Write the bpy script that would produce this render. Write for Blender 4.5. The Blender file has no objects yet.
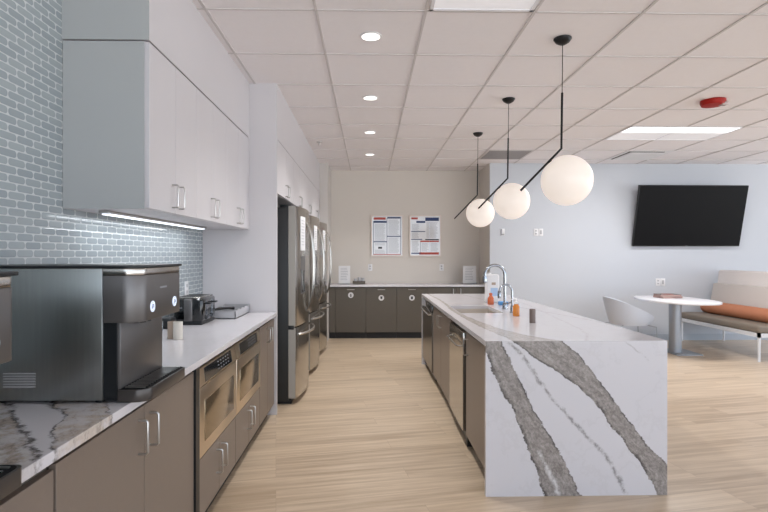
import bpy, bmesh, math, random
from mathutils import Vector, Matrix
random.seed(4)
PI = math.pi
COL = bpy.context.scene.collection
SCN = bpy.context.scene

def lin(c):
    c = c / 255.0
    return c / 12.92 if c <= 0.04045 else ((c + 0.055) / 1.055) ** 2.4
def rgb(r, g, b): return (lin(r), lin(g), lin(b), 1.0)

# ------------------------------------------------------------------ materials
def newmat(name):
    m = bpy.data.materials.new(name); m.use_nodes = True
    nt = m.node_tree
    return m, nt, nt.nodes['Principled BSDF']
def mat(name, col, rough=0.5, metal=0.0, spec=0.5, coat=0.0, var=0.0, vscale=8.0, bump=0.0, bscale=200.0, stretch=None, emit=None, estr=0.0, trans=0.0, ior=1.45, alpha=1.0):
    m, nt, b = newmat(name)
    b.inputs['Base Color'].default_value = rgb(*col)
    b.inputs['Roughness'].default_value = rough
    b.inputs['Metallic'].default_value = metal
    b.inputs['Specular IOR Level'].default_value = spec
    b.inputs['Coat Weight'].default_value = coat
    b.inputs['Coat Roughness'].default_value = 0.05
    b.inputs['Transmission Weight'].default_value = trans
    b.inputs['IOR'].default_value = ior
    if emit:
        b.inputs['Emission Color'].default_value = rgb(*emit); b.inputs['Emission Strength'].default_value = estr
    tc = nt.nodes.new('ShaderNodeTexCoord'); mp = nt.nodes.new('ShaderNodeMapping')
    nt.links.new(tc.outputs['Object'], mp.inputs['Vector'])
    if stretch: mp.inputs['Scale'].default_value = stretch
    # subtle procedural tone variation
    n = nt.nodes.new('ShaderNodeTexNoise'); n.inputs['Scale'].default_value = vscale; n.inputs['Detail'].default_value = 4
    nt.links.new(mp.outputs[0], n.inputs['Vector'])
    mx = nt.nodes.new('ShaderNodeMix'); mx.data_type = 'RGBA'
    k = 1 - max(var, 0.015)
    c = rgb(*col); mx.inputs[6].default_value = (c[0]*k, c[1]*k, c[2]*k, 1); mx.inputs[7].default_value = (min(c[0]/k, 1), min(c[1]/k, 1), min(c[2]/k, 1), 1)
    nt.links.new(n.outputs['Fac'], mx.inputs[0]); nt.links.new(mx.outputs[2], b.inputs['Base Color'])
    if bump > 0:
        n2 = nt.nodes.new('ShaderNodeTexNoise'); n2.inputs['Scale'].default_value = bscale; n2.inputs['Detail'].default_value = 3
        nt.links.new(mp.outputs[0], n2.inputs['Vector'])
        bp = nt.nodes.new('ShaderNodeBump'); bp.inputs['Strength'].default_value = bump; bp.inputs['Distance'].default_value = 0.002
        nt.links.new(n2.outputs['Fac'], bp.inputs['Height']); nt.links.new(bp.outputs[0], b.inputs['Normal'])
    return m

class NG:
    """tiny node-graph helper for scalar maths"""
    def __init__(s, nt): s.nt = nt
    def m(s, op, a, b=None, c=None, clamp=False):
        n = s.nt.nodes.new('ShaderNodeMath'); n.operation = op; n.use_clamp = clamp
        for i, v in enumerate((a, b, c)):
            if v is None: continue
            if isinstance(v, (int, float)): n.inputs[i].default_value = v
            else: s.nt.links.new(v, n.inputs[i])
        return n.outputs[0]
    def sep(s, vec):
        n = s.nt.nodes.new('ShaderNodeSeparateXYZ'); s.nt.links.new(vec, n.inputs[0]); return n.outputs
    def comb(s, x, y, z):
        n = s.nt.nodes.new('ShaderNodeCombineXYZ')
        for i, v in enumerate((x, y, z)):
            if isinstance(v, (int, float)): n.inputs[i].default_value = v
            else: s.nt.links.new(v, n.inputs[i])
        return n.outputs[0]
    def noise(s, vec, scale, detail=4, rough=0.5):
        n = s.nt.nodes.new('ShaderNodeTexNoise'); n.inputs['Scale'].default_value = scale; n.inputs['Detail'].default_value = detail; n.inputs['Roughness'].default_value = rough
        s.nt.links.new(vec, n.inputs['Vector']); return n.outputs['Fac']
    def ramp(s, v, a, b, lo=0.0, hi=1.0):
        n = s.nt.nodes.new('ShaderNodeMapRange'); n.interpolation_type = 'SMOOTHSTEP'
        s.nt.links.new(v, n.inputs[0])
        n.inputs[1].default_value = a; n.inputs[2].default_value = b; n.inputs[3].default_value = lo; n.inputs[4].default_value = hi
        return n.outputs[0]
    def curve(s, v, pts, tmin, tmax, vmin, vmax):
        """piecewise curve value(t), pts = [(t, value)]"""
        t = s.m('DIVIDE', s.m('SUBTRACT', v, tmin), tmax - tmin, clamp=True)
        n = s.nt.nodes.new('ShaderNodeFloatCurve'); c = n.mapping.curves[0]
        pp = sorted(((p[0]-tmin)/(tmax-tmin), (p[1]-vmin)/(vmax-vmin)) for p in pts)
        c.points[0].location = pp[0]; c.points[1].location = pp[-1]
        for p in pp[1:-1]: c.points.new(*p)
        for p in c.points: p.handle_type = 'AUTO_CLAMPED'
        n.mapping.update(); s.nt.links.new(t, n.inputs['Value'])
        return s.m('ADD', s.m('MULTIPLY', n.outputs[0], vmax - vmin), vmin)
    def mix(s, f, a, b):
        n = s.nt.nodes.new('ShaderNodeMix'); n.data_type = 'RGBA'
        if isinstance(f, (int, float)): n.inputs[0].default_value = f
        else: s.nt.links.new(f, n.inputs[0])
        for i, v in ((6, a), (7, b)):
            if isinstance(v, tuple): n.inputs[i].default_value = v
            else: s.nt.links.new(v, n.inputs[i])
        return n.outputs[2]

QWHITE = rgb(212, 210, 215)
def quartz_base(nt, g, pos):
    faint = g.noise(pos, 2.2, 8, 0.65)
    ln = g.ramp(g.m('ABSOLUTE', g.m('SUBTRACT', faint, 0.5)), 0.0, 0.02, 0.09, 0.0)
    return g.mix(ln, QWHITE, rgb(165, 162, 160))
def quartz_finish(nt, b, col):
    nt.links.new(col, b.inputs['Base Color']); b.inputs['Roughness'].default_value = 0.16
def veined(name, tA, aA, bands, lines, mottle=0.0, rag=1.0):
    """tA/aA: axis used along / across the veins; bands: (lo pts, hi pts, colour a, colour b); lines: (pts, half width, strength, colour)"""
    m, nt, b = newmat(name); g = NG(nt)
    geo = nt.nodes.new('ShaderNodeNewGeometry'); pos = geo.outputs['Position']
    o = g.sep(pos); t = o[tA]; a = o[aA]
    col = quartz_base(nt, g, pos)
    n1 = g.m('MULTIPLY', g.m('SUBTRACT', g.noise(pos, 9, 6, 0.7), 0.5), 0.05*rag)
    n2 = g.m('MULTIPLY', g.m('SUBTRACT', g.noise(pos, 45, 4, 0.6), 0.5), 0.022*rag)
    ad = g.m('ADD', g.m('ADD', a, n1), n2)
    # streaky filling
    for lo, hi, ca, cb, edge in bands:
        tv = [p[0] for p in lo] ; tmin, tmax = min(tv), max(tv)
        vv = [p[1] for p in lo + hi]; vmin, vmax = min(vv) - .01, max(vv) + .01
        L = g.curve(t, lo, tmin, tmax, vmin, vmax); H = g.curve(t, hi, tmin, tmax, vmin, vmax)
        dl = g.m('SUBTRACT', ad, L); dh = g.m('SUBTRACT', H, ad)
        mk = g.m('MULTIPLY', g.ramp(dl, -0.001, 0.004), g.ramp(dh, -0.001, 0.004))
        if mottle: mk = g.m('MULTIPLY', mk, g.ramp(g.noise(pos, 11, 6, .7), .40, .58, 1 - mottle, 1.0))
        w = g.m('MAXIMUM', g.m('SUBTRACT', H, L), 0.005)
        u = g.m('DIVIDE', dl, w)
        sv = g.comb(g.m('MULTIPLY', t, 5.5), g.m('MULTIPLY', u, 1.7), 0.0)
        st = g.noise(sv, 3.0, 9, 0.75)
        fine = g.noise(pos, 60, 4, 0.7)
        f = g.ramp(g.m('ADD', g.m('MULTIPLY', st, 0.6), g.m('MULTIPLY', fine, 0.4)), 0.36, 0.66)
        fill = g.mix(f, ca, cb)
        flow = g.noise(g.comb(g.m('MULTIPLY', t, 2.2), g.m('MULTIPLY', u, 2.6), 3.0), 2.4, 8, .7)
        fill = g.mix(g.ramp(g.m('ABSOLUTE', g.m('SUBTRACT', flow, .5)), 0.0, .03, .42 * edge, 0.0), fill, rgb(84, 79, 78))
        # dark broken rims
        rim = g.m('MAXIMUM', g.ramp(dl, 0.002, 0.028, 1, 0), g.ramp(dh, 0.002, 0.018, 1, 0))
        br = g.ramp(g.noise(pos, 13, 6, 0.7), 0.40, 0.56)
        fill = g.mix(g.m('MULTIPLY', g.m('MULTIPLY', rim, br), edge), fill, rgb(62, 58, 58))
        col = g.mix(mk, col, fill)
    for pts, hw, s_, c in lines:
        tv = [p[0] for p in pts]; vv = [p[1] for p in pts]
        L = g.curve(t, pts, min(tv), max(tv), min(vv) - .01, max(vv) + .01)
        d = g.m('ABSOLUTE', g.m('SUBTRACT', ad, L))
        inr = g.m('MULTIPLY', g.ramp(t, min(tv) - .01, min(tv) + .02), g.ramp(t, max(tv) - .02, max(tv) + .01, 1, 0))
        k = g.m('MULTIPLY', g.ramp(d, 0.0, hw, 1, 0), g.ramp(g.noise(pos, 25, 5, 0.7), 0.35, 0.6))
        col = g.mix(g.m('MULTIPLY', g.m('MULTIPLY', k, s_), inr), col, c)
    quartz_finish(nt, b, col)
    return m

# ------------------------------------------------------------------ mesh builder
class MB:
    def __init__(s): s.bm = bmesh.new()
    def box(s, x0, x1, y0, y1, z0, z1, bev=0.0, seg=2):
        t = bmesh.new(); r = bmesh.ops.create_cube(t, size=1)
        for v in t.verts: v.co = Vector((x0 + (v.co.x+.5)*(x1-x0), y0 + (v.co.y+.5)*(y1-y0), z0 + (v.co.z+.5)*(z1-z0)))
        if bev > 0: bmesh.ops.bevel(t, geom=list(t.edges), offset=bev, segments=seg, affect='EDGES', profile=.5)
        s.merge(t); return s
    def merge(s, t, M=None):
        if M is not None: bmesh.ops.transform(t, matrix=M, verts=t.verts)
        me = bpy.data.meshes.new('tmp'); t.to_mesh(me); t.free(); s.bm.from_mesh(me); bpy.data.meshes.remove(me)
    def lathe(s, prof, c=(0, 0, 0), n=24, axis='Z', cap=True):
        """prof [(r,h)]"""
        t = bmesh.new(); rings = []
        for r, h in prof:
            if r < 1e-6: rings.append([t.verts.new((0, 0, h))])
            else: rings.append([t.verts.new((r*math.cos(2*PI*i/n), r*math.sin(2*PI*i/n), h)) for i in range(n)])
        for A, B in zip(rings, rings[1:]):
            if len(A) == 1 and len(B) == 1: continue
            for i in range(n):
                j = (i+1) % n
                if len(A) == 1: t.faces.new((A[0], B[j], B[i]))
                elif len(B) == 1: t.faces.new((A[i], A[j], B[0]))
                else: t.faces.new((A[i], A[j], B[j], B[i]))
        if cap:
            if len(rings[0]) > 1: t.faces.new(rings[0])
            if len(rings[-1]) > 1: t.faces.new(rings[-1])
        bmesh.ops.recalc_face_normals(t, faces=t.faces)
        R = Matrix.Identity(4)
        if axis == 'X': R = Matrix.Rotation(PI/2, 4, 'Y')
        if axis == 'Y': R = Matrix.Rotation(-PI/2, 4, 'X')
        s.merge(t, Matrix.Translation(Vector(c)) @ R); return s
    def cyl(s, c, r, h, n=24, axis='Z', bev=0.0):
        p = [(r, 0), (r, h)] if bev == 0 else [(r-bev, 0), (r, bev), (r, h-bev), (r-bev, h)]
        return s.lathe(p, c, n, axis)
    def sphere(s, c, r, n=32, m=18):
        return s.lathe([(r*math.sin(PI*i/m), -r*math.cos(PI*i/m)) for i in range(m+1)], c, n)
    def tube(s, pts, r, n=10, closed=False):
        t = bmesh.new(); P = [Vector(p) for p in pts]; N = len(P); rings = []
        up = None
        for i, p in enumerate(P):
            if closed: d = (P[(i+1) % N] - P[i-1]).normalized()
            elif i == 0: d = (P[1]-P[0]).normalized()
            elif i == N-1: d = (P[-1]-P[-2]).normalized()
            else:
                d = ((P[i+1]-P[i]).normalized() + (P[i]-P[i-1]).normalized()).normalized()
            if up is None:
                up = Vector((0, 0, 1)) if abs(d.z) < .9 else Vector((1, 0, 0))
            sd = d.cross(up)
            if sd.length < 1e-5: sd = d.cross(Vector((0, 1, 0)))
            sd.normalize(); up = sd.cross(d).normalized()
            rr = r[i] if isinstance(r, (list, tuple)) else r
            rings.append([t.verts.new(p + sd*rr*math.cos(2*PI*k/n) + up*rr*math.sin(2*PI*k/n)) for k in range(n)])
        pr = list(zip(rings, rings[1:])) + ([(rings[-1], rings[0])] if closed else [])
        for A, B in pr:
            for k in range(n): t.faces.new((A[k], A[(k+1) % n], B[(k+1) % n], B[k]))
        if not closed: t.faces.new(rings[0]); t.faces.new(rings[-1])
        bmesh.ops.recalc_face_normals(t, faces=t.faces)
        s.merge(t); return s
    def prism(s, poly, z0, z1, axis='Z', bev=0.0):
        """poly in the plane, extruded along axis. axis Z: (x,y); X: (y,z); Y: (x,z)"""
        t = bmesh.new()
        def P(a, b, h): return {'Z': (a, b, h), 'X': (h, a, b), 'Y': (a, h, b)}[axis]
        A = [t.verts.new(P(a, b, z0)) for a, b in poly]; B = [t.verts.new(P(a, b, z1)) for a, b in poly]
        n = len(poly)
        f0 = t.faces.new(A); f1 = t.faces.new(B)
        for i in range(n): t.faces.new((A[i], A[(i+1) % n], B[(i+1) % n], B[i]))
        bmesh.ops.recalc_face_normals(t, faces=t.faces)
        if bev > 0:
            ed = list(set(list(f0.edges) + list(f1.edges)))
            bmesh.ops.bevel(t, geom=ed, offset=bev, segments=2, affect='EDGES', profile=.5)
        s.merge(t); return s
    def quadslab(s, x0, x1, y0, y1, hx0, hx1, hy0, hy1, z0, z1):
        """slab with a rectangular hole"""
        t = bmesh.new()
        O = [(x0, y0), (x1, y0), (x1, y1), (x0, y1)]; I = [(hx0, hy0), (hx1, hy0), (hx1, hy1), (hx0, hy1)]
        V = {(k, i, z): t.verts.new((p[0], p[1], z)) for k, L in (('o', O), ('i', I)) for i, p in enumerate(L) for z in (z0, z1)}
        for i in range(4):
            j = (i+1) % 4
            for z in (z0, z1): t.faces.new((V['o', i, z], V['o', j, z], V['i', j, z], V['i', i, z]))
            for k in 'oi': t.faces.new((V[k, i, z0], V[k, j, z0], V[k, j, z1], V[k, i, z1]))
        bmesh.ops.recalc_face_normals(t, faces=t.faces)
        s.merge(t); return s
    def build(s, name, material, parent=None, smooth=True, M=None):
        if M is not None: bmesh.ops.transform(s.bm, matrix=M, verts=s.bm.verts)
        if parent is not None:
            off = wloc(parent)
            bmesh.ops.translate(s.bm, vec=-off, verts=s.bm.verts)
        me = bpy.data.meshes.new(name); s.bm.to_mesh(me); s.bm.free()
        if smooth:
            me.polygons.foreach_set('use_smooth', [True]*len(me.polygons)); me.set_sharp_from_angle(angle=math.radians(35))
        me.materials.append(material)
        o = bpy.data.objects.new(name, me); COL.objects.link(o)
        if parent is not None: o.parent = parent
        return o

def wloc(o):
    v = Vector((0, 0, 0))
    while o is not None: v += Vector(o.location); o = o.parent
    return v
def tag(o, label=None, cat=None, group=None, kind=None):
    if label: o['label'] = label
    if cat: o['category'] = cat
    if group: o['group'] = group
    if kind: o['kind'] = kind
    return o
def thing(name, loc, label, cat, group=None):
    o = bpy.data.objects.new(name, None); COL.objects.link(o); o.location = loc; o.empty_display_size = .1
    return tag(o, label, cat, group)
def struct(name, mb, m): return tag(mb.build(name, m, smooth=False), kind='structure')
def recenter(o, p):
    """put a single-mesh thing's origin at p"""
    o.data.transform(Matrix.Translation(-Vector(p))); o.location = p; return o
def dup(root, loc, label=None, group=None):
    r = root.copy(); COL.objects.link(r); r.location = loc
    if label: r['label'] = label
    if group: r['group'] = group
    def kids(a, b):
        for ch in [c for c in a.children]:
            c = ch.copy(); COL.objects.link(c); c.parent = b; kids(ch, c)
    kids(root, r)
    return r
def box(*a, **k): return MB().box(*a, **k)

# palette -------------------------------------------------------------------
M_white = mat('white_laminate', (207, 204, 207), .38, var=.02, vscale=3)
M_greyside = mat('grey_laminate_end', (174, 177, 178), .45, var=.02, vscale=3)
M_seam = mat('shadow_gap_dark', (60, 58, 57), .8)
M_taupe = mat('taupe_laminate', (122, 110, 101), .33, var=.04, vscale=60, bump=.1, bscale=300)
M_taupe2 = mat('dark_taupe_laminate', (92, 86, 78), .42, var=.04, vscale=60)
M_toe = mat('toe_kick_black', (38, 38, 40), .5)
M_steel = mat('brushed_steel', (188, 184, 178), .2, 1.0, var=.04, vscale=20, stretch=(1, 1, 14))
M_basin = mat('satin_sink_steel', (214, 206, 196), .42, .85)
M_dsteel = mat('dark_stainless', (128, 122, 115), .28, 1.0, var=.04)
M_dooredge = mat('door_edge_grey', (168, 164, 158), .45)
M_traydark = mat('smoked_tray', (78, 74, 72), .3, .5)
M_matblack = mat('matt_black', (16, 17, 19), .75, spec=.2)
M_mag = mat('magazine_edges', (166, 138, 132), .6)
M_trofdim = mat('dim_diffuser', (236, 234, 236), .5, emit=(250, 248, 248), estr=.42)
M_steelh = mat('satin_handle_steel', (190, 188, 186), .28, 1.0)
M_msteel = mat('dark_brushed_steel', (158, 162, 161), .3, 1.0, var=.10, vscale=16, stretch=(6, 6, .3))
M_bronze = mat('smoked_metal_panel', (112, 110, 110), .35, .7, var=.04, vscale=6)
M_chrome = mat('chrome', (158, 162, 168), .1, 1.0)
M_black = mat('black_plastic', (26, 29, 32), .35)
M_blackgloss = mat('black_glass', (14, 16, 18), .08, coat=.5)
M_fridgeside = mat('fridge_side_black', (36, 38, 40), .45)
M_pend = mat('black_metal', (20, 20, 22), .4, .3)
M_wall = mat('wall_paint_white', (195, 199, 206), .7, var=.01, vscale=2, bump=.08, bscale=150)
M_beige = mat('wall_paint_beige', (213, 207, 200), .75, var=.015, vscale=2, bump=.08, bscale=150)
M_ceil = mat('ceiling_tile', (236, 232, 234), .9, var=.02, vscale=30, bump=.25, bscale=260)
M_grid = mat('ceiling_grid', (203, 198, 198), .6)
M_paper = mat('white_paper', (224, 224, 226), .7)
M_plate = mat('white_plastic_plate', (226, 226, 228), .4)
M_lightem = mat('lamp_diffuser', (240, 240, 240), .5, emit=(255, 250, 244), estr=1.9)
M_troffer = mat('troffer_diffuser', (240, 240, 240), .5, emit=(250, 250, 255), estr=1.6)
M_trofpan = mat('troffer_reflector', (232, 232, 236), .5)
M_globe = mat('opal_glass_globe', (200, 194, 188), .35, emit=(255, 240, 228), estr=.50)
M_led = mat('led_strip', (240, 240, 240), .5, emit=(236, 244, 255), estr=1.4)
M_tv = mat('tv_screen', (14, 14, 16), .45, spec=.12)
M_tvb = mat('tv_bezel', (12, 12, 14), .4)
M_chair = mat('pale_blue_shell', (204, 212, 226), .5, bump=.1)
M_tabletop = mat('white_table_laminate', (226, 226, 230), .3)
M_column = mat('grey_blue_metal', (160, 165, 172), .4, .5)
M_sseat = mat('olive_brown_vinyl', (128, 118, 107), .5, bump=.15, bscale=120)
M_sback = mat('beige_fabric', (206, 199, 194), .85, bump=.3, bscale=400)
M_sback2 = mat('light_taupe_fabric', (226, 219, 216), .85, bump=.3, bscale=400)
M_bolster = mat('tan_orange_leather', (186, 122, 90), .6, bump=.2, bscale=90)
M_sframe = mat('white_powder_coat', (222, 224, 228), .4)
M_red = mat('red_plastic', (158, 30, 20), .45, spec=.25)
M_clear = mat('clear_lens', (235, 225, 222), .1, trans=.5)
M_amber = mat('amber_soap', (226, 142, 62), .15, trans=.2)
M_orange = mat('orange_red_liquid', (212, 112, 74), .2, trans=.1)
M_bluec = mat('blue_sponge', (92, 150, 205), .8, bump=.4)
M_tan = mat('tan_card', (176, 158, 142), .7)
M_cream = mat('cream_card', (216, 210, 200), .6)
M_taupecan = mat('taupe_metal', (118, 104, 98), .4, .3)
M_tray = mat('grey_plastic_tray', (176, 176, 180), .45)
M_button = mat('lit_button', (220, 230, 245), .3, emit=(215, 228, 250), estr=.55)
M_ink = mat('print_ink_grey', (150, 153, 160), .7)
M_inkblue = mat('print_ink_navy', (44, 62, 104), .6)
M_inkred = mat('print_ink_red', (176, 78, 70), .6)
M_inkblk = mat('print_ink_black', (50, 52, 58), .6)
M_inkpale = mat('print_pale_blue', (206, 214, 226), .6)
M_glass = mat('poster_glazing', (226, 228, 232), .04, spec=.6, coat=1.0)
M_pframe = mat('poster_frame_pale', (224, 212, 204), .4)
M_windowg = mat('oven_window_glass', (166, 152, 130), .16, .9)  # window glass tinted beige to stand for the reflected floor
M_reflsteel = mat('steel_floor_reflection', (228, 214, 194), .3, 1.0, var=.03, vscale=20)  # steel with the floor's beige reflection put into its base colour
M_darkglass = mat('display_glass', (24, 28, 32), .06, coat=.6)
M_pot = mat('water_clear', (225, 235, 240), .05, trans=.9)

# floor planks
def floor_material():
    m, nt, b = newmat('light_oak_planks'); g = NG(nt)
    tc = nt.nodes.new('ShaderNodeTexCoord'); mp = nt.nodes.new('ShaderNodeMapping'); mp.inputs['Rotation'].default_value = (0, 0, math.radians(-10.3))
    nt.links.new(tc.outputs['Object'], mp.inputs['Vector'])
    br = nt.nodes.new('ShaderNodeTexBrick'); nt.links.new(mp.outputs[0], br.inputs['Vector'])
    br.offset = .37; br.offset_frequency = 3
    br.inputs['Scale'].default_value = 1; br.inputs['Brick Width'].default_value = 1.25; br.inputs['Row Height'].default_value = .165
    br.inputs['Mortar Size'].default_value = .0012; br.inputs['Mortar Smooth'].default_value = .4
    br.inputs['Color1'].default_value = (0, 0, 0, 1); br.inputs['Color2'].default_value = (1, 1, 1, 1); br.inputs['Mortar'].default_value = (.3, .3, .3, 1)
    o = g.sep(mp.outputs[0]); rnd = g.sep(br.outputs['Color'])[0]
    gv = g.comb(g.m('ADD', g.m('MULTIPLY', o[0], .8), g.m('MULTIPLY', rnd, 9)), g.m('MULTIPLY', o[1], 16), g.m('MULTIPLY', rnd, 5))
    grain = g.noise(gv, 1.6, 6, .6)
    gv2 = g.comb(g.m('MULTIPLY', o[0], 2.5), g.m('MULTIPLY', o[1], 90), rnd)
    fine = g.noise(gv2, 1.5, 4, .6)
    base = g.mix(g.ramp(grain, .3, .7), rgb(180, 158, 133), rgb(214, 195, 172))
    base = g.mix(g.m('MULTIPLY', g.ramp(rnd, 0, 1), .34), base, rgb(232, 212, 186))
    base = g.mix(g.m('MULTIPLY', g.ramp(fine, .45, .75), .22), base, rgb(160, 134, 106))
    base = g.mix(g.m('MULTIPLY', br.outputs['Fac'], .45), base, rgb(140, 116, 92))
    nt.links.new(base, b.inputs['Base Color'])
    b.inputs['Roughness'].default_value = .3; b.inputs['Specular IOR Level'].default_value = .5
    bp = nt.nodes.new('ShaderNodeBump'); bp.inputs['Strength'].default_value = .12; bp.inputs['Distance'].default_value = .001
    nt.links.new(fine, bp.inputs['Height']); nt.links.new(bp.outputs[0], b.inputs['Normal'])
    return m
M_floor = floor_material()

# pill-shaped glass tiles laid in running bond (pattern lives in the y / z plane of the left wall)
def tile_material():
    m, nt, b = newmat('grey_blue_pill_mosaic'); g = NG(nt)
    geo = nt.nodes.new('ShaderNodeNewGeometry'); o = g.sep(geo.outputs['Position'])
    W, H = .100, .0325
    row = g.m('FLOOR', g.m('DIVIDE', o[2], H))
    odd = g.m('MULTIPLY', g.m('MODULO', g.m('ADD', row, 1000), 2), .5)
    uu = g.m('ADD', g.m('DIVIDE', g.m('ADD', o[1], 20), W), odd)
    lu = g.m('MULTIPLY', g.m('SUBTRACT', g.m('FRACT', uu), .5), W)
    lv = g.m('MULTIPLY', g.m('SUBTRACT', g.m('FRACT', g.m('DIVIDE', o[2], H)), .5), H)
    r = .0125
    qx = g.m('MAXIMUM', g.m('SUBTRACT', g.m('ABSOLUTE', lu), W/2 - .0022 - r), 0)
    qy = g.m('MAXIMUM', g.m('SUBTRACT', g.m('ABSOLUTE', lv), H/2 - .0022 - r), 0)
    dist = g.m('SUBTRACT', g.m('SQRT', g.m('ADD', g.m('MULTIPLY', qx, qx), g.m('MULTIPLY', qy, qy))), r)
    grout = g.ramp(dist, -.0006, .0006)
    cell = g.comb(g.m('FLOOR', uu), row, 0)
    wn = nt.nodes.new('ShaderNodeTexWhiteNoise'); nt.links.new(cell, wn.inputs['Vector'])
    tcol = g.mix(wn.outputs['Value'], rgb(150, 160, 165), rgb(163, 172, 176))
    nt.links.new(g.mix(grout, tcol, rgb(196, 201, 203)), b.inputs['Base Color'])
    nt.links.new(g.ramp(grout, 0, 1, .12, .7), b.inputs['Roughness'])
    bp = nt.nodes.new('ShaderNodeBump'); bp.inputs['Strength'].default_value = .5; bp.inputs['Distance'].default_value = .0015
    nt.links.new(g.ramp(dist, -.004, .0006, 1, 0), bp.inputs['Height']); nt.links.new(bp.outputs[0], b.inputs['Normal'])
    return m
M_tile = tile_material()

# island end (waterfall) veins: x across 0.649..1.669, z along 0.864..0
IX0, IX1, IY0, IY1, CT = .649, 1.669, 2.82, 6.28, .864
def U(x): return IX0 + (x-15)/467*(IX1-IX0)
def Vz(y): return CT*(1-(y-105)/397)
lb = [(105, 6, 58), (150, 18, 76), (200, 40, 98), (280, 80, 138), (360, 112, 188), (430, 142, 226), (502, 165, 262)]
rb = [(105, 80, 215), (140, 130, 252), (180, 190, 286), (220, 245, 318), (260, 290, 346), (320, 335, 390), (380, 380, 438), (440, 425, 490), (502, 458, 500)]
tl = [(105, 70), (135, 100), (165, 125), (240, 175), (285, 215), (345, 270), (400, 320), (450, 350), (502, 378)]
sp = [(385, 152), (430, 172), (470, 190), (502, 204)]
G1, G2 = rgb(126, 120, 117), rgb(178, 171, 167)
M_qend = veined('veined_quartz_waterfall', 2, 0,
    [([(Vz(y), U(a)) for y, a, b_ in lb], [(Vz(y), U(b_)) for y, a, b_ in lb], G1, G2, .9),
     ([(Vz(y), U(a)) for y, a, b_ in rb], [(Vz(y), U(b_)) for y, a, b_ in rb], G1, G2, .9)],
    [([(Vz(y), U(a)) for y, a in tl], .02, .8, rgb(120, 116, 116)),
     ([(Vz(y), U(a)) for y, a in sp], .024, 1.0, rgb(214, 211, 212)),
     ([(.86, 1.43), (.83, 1.47), (.79, 1.52), (.75, 1.56)], .012, .5, rgb(150, 146, 146))], rag=1.3)
ta = [(2.8, .80, 1.10), (2.95, .79, .99), (3.15, .765, .90), (3.4, .74, .84), (3.8, .72, .785), (4.4, .71, .75), (5.2, .74, .77), (6.3, .71, .73)]
M_qtop = veined('veined_quartz_island_top', 1, 0,
    [([(y, a) for y, a, b_ in ta], [(y, b_) for y, a, b_ in ta], rgb(168, 162, 158), rgb(200, 196, 193), .25)],
    [([(2.8, 1.72), (3.6, 1.64), (4.5, 1.42), (5.3, 1.26), (6.3, 1.1)], .022, .55, rgb(160, 154, 150)),
     ([(2.8, 1.2), (3.2, 1.35), (3.8, 1.42), (4.6, 1.5), (6.3, 1.6)], .018, .4, rgb(170, 164, 160))])
v1 = [(-1.395, 1.85), (-1.12, 1.62), (-.956, 1.42), (-.89, 1.35), (-.83, 1.27), (-.76, 1.19)]
v2 = [(-1.395, 1.98), (-.985, 1.63), (-.907, 1.55), (-.877, 1.44), (-.826, 1.34), (-.76, 1.26)]
v3 = [(-1.395, 2.2), (-.835, 1.64), (-.76, 1.53)]
M_qleft = veined('veined_quartz_left_counter', 0, 1,
    [([(-1.395, 1.2), (-.9, .8), (-.76, .7)], v1, rgb(150, 139, 130), rgb(192, 181, 171), .9),
     (v2, [(-1.395, 2.2), (-.985, 1.8), (-.907, 1.71), (-.835, 1.64), (-.76, 1.53)], rgb(182, 170, 160), rgb(206, 196, 188), .8)],
    [(v1, .024, .95, rgb(70, 64, 62)), (v2, .020, .95, rgb(70, 64, 62)), (v3, .010, .7, rgb(90, 82, 78))], mottle=.75, rag=2.4)
def plain_quartz():
    m, nt, b = newmat('plain_quartz'); g = NG(nt); geo = nt.nodes.new('ShaderNodeNewGeometry')
    quartz_finish(nt, b, quartz_base(nt, g, geo.outputs['Position'])); return m
M_quartz = plain_quartz()

# ------------------------------------------------------------------ room shell
H = 2.78
struct('floor', box(-1.6, 9.5, -3.5, 9.0, -.1, 0), M_floor)
struct('ceiling', box(-1.6, 9.5, -3.5, 9.0, H + .003, H + .1), M_ceil)
struct('wall_left', box(-1.6, -1.395, -3.5, 9.0, 0, H + .003), M_tile)
struct('wall_back', box(-1.395, 1.9, 8.7, 9.0, 0, H + .003), M_beige)
struct('wall_right', box(1.896, 9.5, 7.96, 9.0, 0, H + .003), M_wall)
struct('trim_1', box(1.893, 1.896, 7.975, 8.7, 0, H + .003), M_beige)          # beige paint of the return
struct('wall_pier', box(-1.395, -.645, 8.0, 8.7, 0, H + .003), mat('pier_paint', (206, 201, 197), .7))
struct('wall_soffit', box(-1.395, -1.003, 2.35, 4.30, 2.325, H + .003), M_white)
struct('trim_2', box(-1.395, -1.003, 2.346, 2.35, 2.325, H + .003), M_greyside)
struct('wall_bulkhead', box(-1.395, -.775, 4.30, 8.0, 2.325, H + .003), M_white)
struct('baseboard_right', box(1.896, 9.5, 7.945, 7.96, 0, .1), mat('baseboard_grey', (176, 182, 190), .5))
# suspended ceiling grid
GX0, GXs, GY0, GYs = -.311, .6455, 3.0, .657
g_ = MB()
for i in range(-3, 16):
    x = GX0 + GXs*i
    y0 = -3.5
    if x < -1.395: continue
    g_.box(x-.008, x+.008, y0, 9.0, H - .003, H + .004)
for j in range(-10, 10):
    y = GY0 + GYs*j
    g_.box(-1.395, 9.5, y-.006, y+.006, H - .0025, H + .004)
struct('trim_3', g_, M_grid)

# ------------------------------------------------------------------ handles
def u_handle(parent, x, y, z0, z1, dx, name='handle', m=None):
    """vertical U pull on a face at x, projecting dx along x"""
    r = .0045
    return MB().tube([(x, y, z0), (x + dx*.82, y, z0), (x + dx, y, z0 + .006), (x + dx, y, z1 - .006), (x + dx*.82, y, z1), (x, y, z1)], r, 8).build(name, m or M_steelh, parent)

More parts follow.
